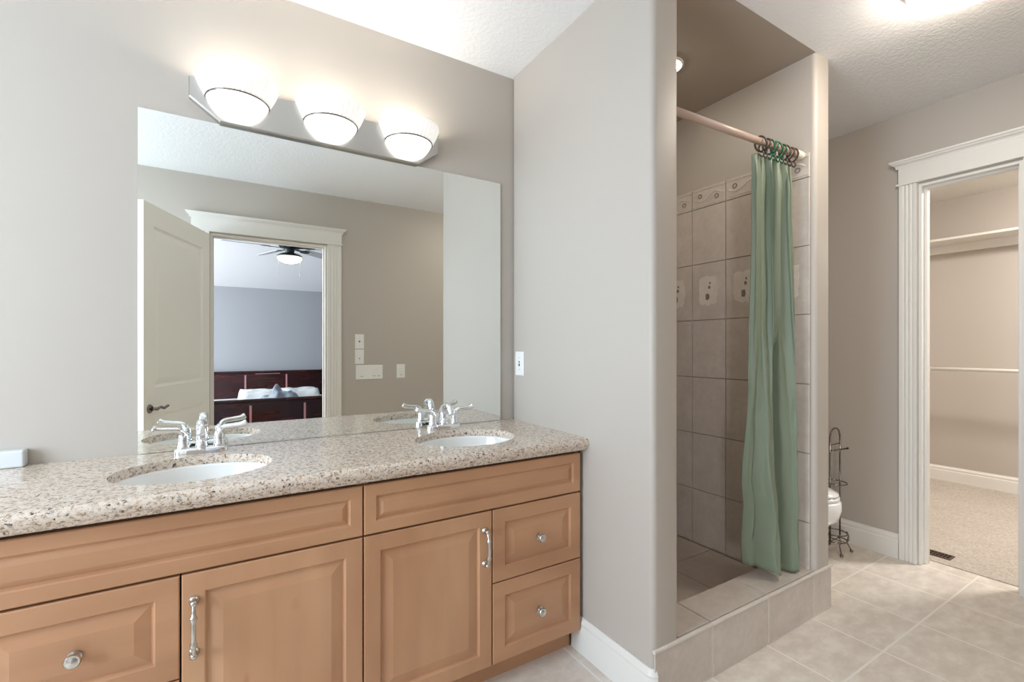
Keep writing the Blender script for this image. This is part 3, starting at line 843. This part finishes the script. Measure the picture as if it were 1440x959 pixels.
plate('triple', 'light_switch', 'wide white plate with three rocker switches, reflected in the mirror', 'switch', PO(1.197, 1.062), .262, .140)
plate('rocker', 'light_switch', 'single white rocker switch right of the wide switch plate in the mirror', 'switch', PO(1.513, 1.065), .088, .140)

# ------------------------------------------------------------------ toilet and paper stand
TX = 3.092
t_ = thing('toilet', 'white toilet in the alcove behind the shower wall', 'toilet', (TX, 1.72, 0))
def oval(bm, secs, seg=40, shift=None):
    prev = None
    for (cy_, rx, ry, z) in secs:
        ring = [bm.verts.new((TX+rx*math.cos(2*PI*i/seg), cy_+ry*math.sin(2*PI*i/seg), z)) for i in range(seg)]
        if prev:
            for i in range(seg): bm.faces.new((prev[i], prev[(i+1) % seg], ring[(i+1) % seg], ring[i]))
        else: bm.faces.new(ring)
        prev = ring
    bm.faces.new(prev)
bm = bmesh.new()
oval(bm, [(1.78, .11, .24, 0), (1.78, .115, .24, .03), (1.78, .10, .20, .08), (1.74, .105, .22, .16), (1.68, .13, .27, .21), (1.64, .175, .295, .27), (1.63, .187, .30, .33), (1.63, .185, .298, .372), (1.63, .175, .29, .38)])
obj('bowl', bm, M['porcelain'], t_, smooth=True)
bm = bmesh.new(); oval(bm, [(1.635, .18, .29, .384), (1.635, .185, .295, .39), (1.635, .185, .295, .400), (1.635, .178, .288, .404)])
obj('seat', bm, M['porcelain'], t_, smooth=True)
bm = bmesh.new(); oval(bm, [(1.635, .176, .286, .409), (1.635, .182, .292, .414), (1.637, .178, .288, .424), (1.64, .15, .25, .44), (1.645, .08, .15, .449)])
obj('lid', bm, M['porcelain'], t_, smooth=True)
obj('tank', box(TX-.22, TX+.22, D-.21, D-.02, .40, .76, bev=.02, seg=4), M['porcelain'], t_, angle=40)
obj('tank_lid', box(TX-.23, TX+.23, D-.22, D-.015, .761, .79, bev=.01, seg=3), M['porcelain'], t_, angle=40)
bm = bmesh.new(); tube(bm, [(TX-.15, D-.211, .70), (TX-.15, D-.235, .70), (TX-.09, D-.24, .69)], .007, 10); obj('flush_lever', bm, M['chrome'], t_, smooth=True)

SX, SY = 3.325, 1.46
ps = thing('toilet_paper_stand', 'tall chrome wire toilet paper stand between the toilet and closet wall', 'paper stand', (SX, SY, 0))
bm = bmesh.new(); R_ = .065
for s in (-1, 1):
    tube(bm, [(SX+s*R_, SY, .06), (SX+s*R_, SY, .735)], .0052, 10)
tube(bm, smooth_path([(SX-R_, SY, .735), (SX-R_*.75, SY, .768), (SX-R_*.3, SY, .785), (SX+R_*.3, SY, .785), (SX+R_*.75, SY, .768), (SX+R_, SY, .735)], 5), .0052, 10)
tube(bm, [(SX-R_, SY, .685), (SX+R_, SY, .685)], .0036, 8)
obj('wire_frame', bm, M['darkchrome'], ps, smooth=True)
bm = bmesh.new(); tube(bm, [(SX-R_, SY-.01, .652), (SX+R_+.03, SY-.03, .652)], .0052, 10); lathe(bm, [(.001, 0), (.007, .004), (.007, .010), (.001, .014)], 12, (SX+R_+.027, SY-.03, .652), 'X')
obj('roll_arm', bm, M['darkchrome'], ps, smooth=True)
for z in (.44, .12, .075):
    bm = bmesh.new(); tube(bm, [(SX+R_*math.cos(a), SY+R_*math.sin(a), z) for a in [2*PI*i/32 for i in range(32)]], .0038, 8, closed=True)
    if z < .1:
        tube(bm, [(SX-R_, SY, z), (SX+R_, SY, z)], .003, 8); tube(bm, [(SX, SY-R_, z), (SX, SY+R_, z)], .003, 8)
    obj('wire_ring', bm, M['darkchrome'], ps, smooth=True)
for a in (PI/4, 3*PI/4, 5*PI/4, 7*PI/4):
    x, y = SX+R_*math.cos(a), SY+R_*math.sin(a); c_, s_ = math.cos(a), math.sin(a)
    bm = bmesh.new()
    tube(bm, smooth_path([(x, y, .13), (x+.012*c_, y+.012*s_, .10), (x+.002*c_, y+.002*s_, .065), (x+.018*c_, y+.018*s_, .03), (x+.028*c_, y+.028*s_, .012)], 5), .0042, 8)
    lathe(bm, [(.0005, 0), (.009, .003), (.011, .009), (.008, .016), (.001, .019)], 14, (x+.028*c_, y+.028*s_, .0005))
    tube(bm, [(x+.010*math.cos(t)+.008*c_, y+.010*s_, .085+.014*math.sin(t)) for t in [2*PI*i/14 for i in range(14)]], .003, 6, closed=True)
    obj('foot', bm, M['darkchrome'], ps, smooth=True)

# ------------------------------------------------------------------ closet
sh = thing('closet_shelf', 'white closet shelf high on the far closet wall', 'shelf', (5.8, .8, 2.28))
obj('shelf_board', box(5.665, 5.969, -.595, D-.001, 2.296, 2.318, bev=.002), M['trim'], sh)
obj('cleat', box(5.945, 5.969, -.595, D-.001, 2.215, 2.2955, bev=.002), M['trim'], sh)
bm = bmesh.new(); tube(bm, [(5.66, -.594, 1.105), (5.66, D-.002, 1.105)], .016, 16)
cr = thing('closet_rod', 'white hanging rod at mid height across the far closet wall', 'closet rod', (5.66, .8, 1.105)); obj('rod_tube', bm, M['trim'], cr, smooth=True)
for y0, y1 in ((-.5995, -.588), (D-.012, D-.0005)):
    bm = bmesh.new(); tube(bm, [(5.66, y0, 1.105), (5.66, y1, 1.105)], .028, 20); obj('rod_socket', bm, M['trim'], cr, angle=40)
# floor register
vt = thing('floor_vent', 'small dark brown metal floor vent in the carpet just inside the closet', 'vent', (3.81, 1.06, .006))
vx0, vx1, vy0, vy1 = 3.755, 3.845, 1.02, 1.27
bm = bmesh.new(); z0, z1 = .0065, .0115
bx(bm, vx0, vx1, vy0, vy0+.012, z0, z1); bx(bm, vx0, vx1, vy1-.012, vy1, z0, z1); bx(bm, vx0, vx0+.012, vy0+.012, vy1-.012, z0, z1); bx(bm, vx1-.012, vx1, vy0+.012, vy1-.012, z0, z1)
n_ = 14
for i in range(1, n_):
    y = vy0+.012+(vy1-vy0-.024)*i/n_; bx(bm, vx0+.012, vx1-.012, y-.0025, y+.0025, z0+.001, z1-.0005)
bx(bm, (vx0+vx1)/2-.003, (vx0+vx1)/2+.003, vy0+.012, vy1-.012, z0+.001, z1)
obj('grille', bm, M['vent'], vt)
obj('duct', box(vx0+.002, vx1-.002, vy0+.002, vy1-.002, .0061, .0068), M['black'], vt)

# ------------------------------------------------------------------ bedroom, seen in the mirror
bed = thing('bed', 'dark cherry wood king bed in the bedroom, reflected in the mirror', 'bed', (.55, -3.3, 0))
BX0, BX1 = -.36, 1.455; YF, YH = -2.262, -4.36
def board(nm, y, ztop, thick, arch):
    bm = bmesh.new()
    bx(bm, BX0+.05, BX1-.05, y-thick/2, y+thick/2, .12, ztop-.04, bev=.004)
    # rolled top rail
    tube(bm, [(BX0+.02, y, ztop-.022), (BX1-.02, y, ztop-.022)], .024, 16, flat=.9)
    o = obj(nm, bm, M['cherry'], bed, angle=40)
    for x in (BX0+.025, BX1-.025):
        obj('post', box(x-.03, x+.03, y-.035, y+.035, 0, ztop+.012, bev=.008, seg=3), M['cherry'], o)
    return o
fb = board('footboard', YF, .676, .05, 0); hb = board('headboard', YH, .925, .05, 0)
for x in (.245, .850): obj('inlay_strip', box(x-.012, x+.012, YF+.025, YF+.031, .14, .60, bev=.001), M['inlay'], fb)
for x in (.252, .845): obj('inlay_strip', box(x-.012, x+.012, YH+.025, YH+.031, .30, .86, bev=.001), M['inlay'], hb)
obj('inlay_strip', box(.39, .75, YH+.025, YH+.031, .872, .880, bev=.001), M['inlay'], hb)
for x in (BX0+.02, BX1-.05): obj('side_rail', box(x, x+.03, YH+.04, YF-.04, .16, .36, bev=.004), M['cherry'], bed)
obj('mattress', box(BX0+.055, BX1-.055, YH+.035, YF-.035, .22, .50, bev=.04, seg=4), M['sheet'], bed, angle=50)
def clothy(name, x0, x1, y0, y1, z0, hfun, m, nx_=60, ny_=30):
    bm = bmesh.new(); g = []
    for j in range(ny_+1):
        row = []
        for i in range(nx_+1):
            u, v_ = i/nx_, j/ny_; x, y = lerp(x0, x1, u), lerp(y0, y1, v_)
            row.append(bm.verts.new((x+.02*noise.noise(Vector((v_*5, u*3, 2))), y+.02*noise.noise(Vector((u*6, v_*4, 8))), z0+max(.002, hfun(u, v_)))))
        g.append(row)
    for j in range(ny_):
        for i in range(nx_): bm.faces.new((g[j][i], g[j][i+1], g[j+1][i+1], g[j+1][i]))
    bo = [[bm.verts.new((v_.co.x, v_.co.y, z0+.0005)) for v_ in row] for row in (g[0], g[-1])]
    for k, row in enumerate((g[0], g[-1])):
        for i in range(nx_): bm.faces.new((row[i], row[i+1], bo[k][i+1], bo[k][i]))
    for i, (a, b) in ((0, (bo[0][0], bo[1][0])), (nx_, (bo[0][-1], bo[1][-1]))):
        bm.faces.new([a]+[g[j][i] for j in range(ny_+1)]+[b])
    bm.faces.new(bo[0]+bo[1][::-1])
    return obj(name, bm, m, smooth=True)
ed = lambda t, w_: min(1, t/w_, (1-t)/w_) if 0 < t < 1 else 0
h1 = lambda u, v_: (ed(u, .03)**.5)*(ed(v_, .14)**.5)*(.185+.02*noise.noise(Vector((u*9, v_*5, 3)))+.003*math.sin(u*23))
o = clothy('folded_duvet', .13, 1.20, -3.75, -3.15, .501, h1, M['sheet']); tag(o, 'pale folded duvet lying across the cherry wood bed', 'duvet')
h2 = lambda u, v_: .012+.23*max(0, 1-((u-.42)/.5)**2)**1.2*max(0, 1-((v_-.5)/.5)**2)**.6*(1+.35*noise.noise(Vector((u*7, v_*6, 5))))+.03*math.sin(u*17+v_*4)*ed(u, .3)*ed(v_, .3)
o = clothy('blanket', .36, .98, -3.12, -2.62, .501, h2, M['blanket']); tag(o, 'crumpled grey blue blanket heaped in front of the folded duvet', 'blanket')

FXc, FYc = .60, 4.238-5.75
fan = thing('ceiling_fan', 'dark pewter ceiling fan with lit bowl in the bedroom, seen in the mirror', 'ceiling fan', (FXc, FYc, zb(FYc)))
zf = 2.30
obj('canopy', lathe(bmesh.new(), [(.07, zb(FYc)+.0), (.07, zb(FYc)-.02), (.03, zb(FYc)-.07), (.012, zb(FYc)-.08)], 24, (FXc, FYc, 0)), M['fan_dark'], fan, angle=40)
obj('downrod', tube(bmesh.new(), [(FXc, FYc, zf+.20), (FXc, FYc, zb(FYc)-.07)], .012, 12), M['fan_dark'], fan, smooth=True)
obj('motor_housing', lathe(bmesh.new(), [(.02, zf+.215), (.07, zf+.205), (.115, zf+.175), (.12, zf+.145), (.10, zf+.115), (.05, zf+.10), (.045, zf+.06), (.10, zf+.045), (.13, zf+.025), (.132, zf+.012), (.02, zf+.010)], 32, (FXc, FYc, 0)), M['fan_dark'], fan, angle=40)
prof = [(.126*math.cos(a), zf+.008-.065*math.sin(a)) for a in [i*PI/2/10 for i in range(11)]]; prof[-1] = (.0003, zf-.057)
obj('light_bowl', lathe(bmesh.new(), prof, 32, (FXc, FYc, 0)), M['fanbowl'], fan, smooth=True)
for k in range(5):
    a = math.radians(176+72*k); c_, s_ = math.cos(a), math.sin(a)
    mx = Matrix.Translation((FXc, FYc, zf+.118)) @ Matrix.Rotation(a, 4, 'Z') @ Matrix.Rotation(math.radians(12), 4, 'X')
    b = bmesh.new()
    out = [(.20, -.045), (.24, -.055), (.60, -.068), (.655, -.05), (.67, 0), (.655, .05), (.60, .068), (.24, .055), (.20, .045)]
    lo = [b.verts.new((x, y, -.003)) for x, y in out]; hi = [b.verts.new((x, y, .003)) for x, y in out]
    b.faces.new(lo); b.faces.new(hi)
    for i in range(len(out)): b.faces.new((lo[i], lo[(i+1) % len(out)], hi[(i+1) % len(out)], hi[i]))
    b.transform(mx); bl = obj('blade', b, M['fan_pale'], fan)
    b = bmesh.new(); out = [(.09, -.018), (.16, -.014), (.20, -.04), (.27, -.03), (.29, 0), (.27, .03), (.20, .04), (.16, .014), (.09, .018)]
    lo = [b.verts.new((x, y, -.010)) for x, y in out]; hi = [b.verts.new((x, y, -.0035)) for x, y in out]
    b.faces.new(lo); b.faces.new(hi)
    for i in range(len(out)): b.faces.new((lo[i], lo[(i+1) % len(out)], hi[(i+1) % len(out)], hi[i]))
    b.transform(mx); obj('blade_bracket', b, M['fan_dark'], bl)
for x in (-.12, .10):
    bm = bmesh.new(); tube(bm, [(FXc+x, FYc+.05, zf+.02), (FXc+x, FYc+.05, zf-.17)], .0018, 6); lathe(bm, [(.001, 0), (.005, .008), (.005, .022), (.001, .03)], 10, (FXc+x, FYc+.05, zf-.20))
    obj('pull_chain', bm, M['plate'], fan, smooth=True)
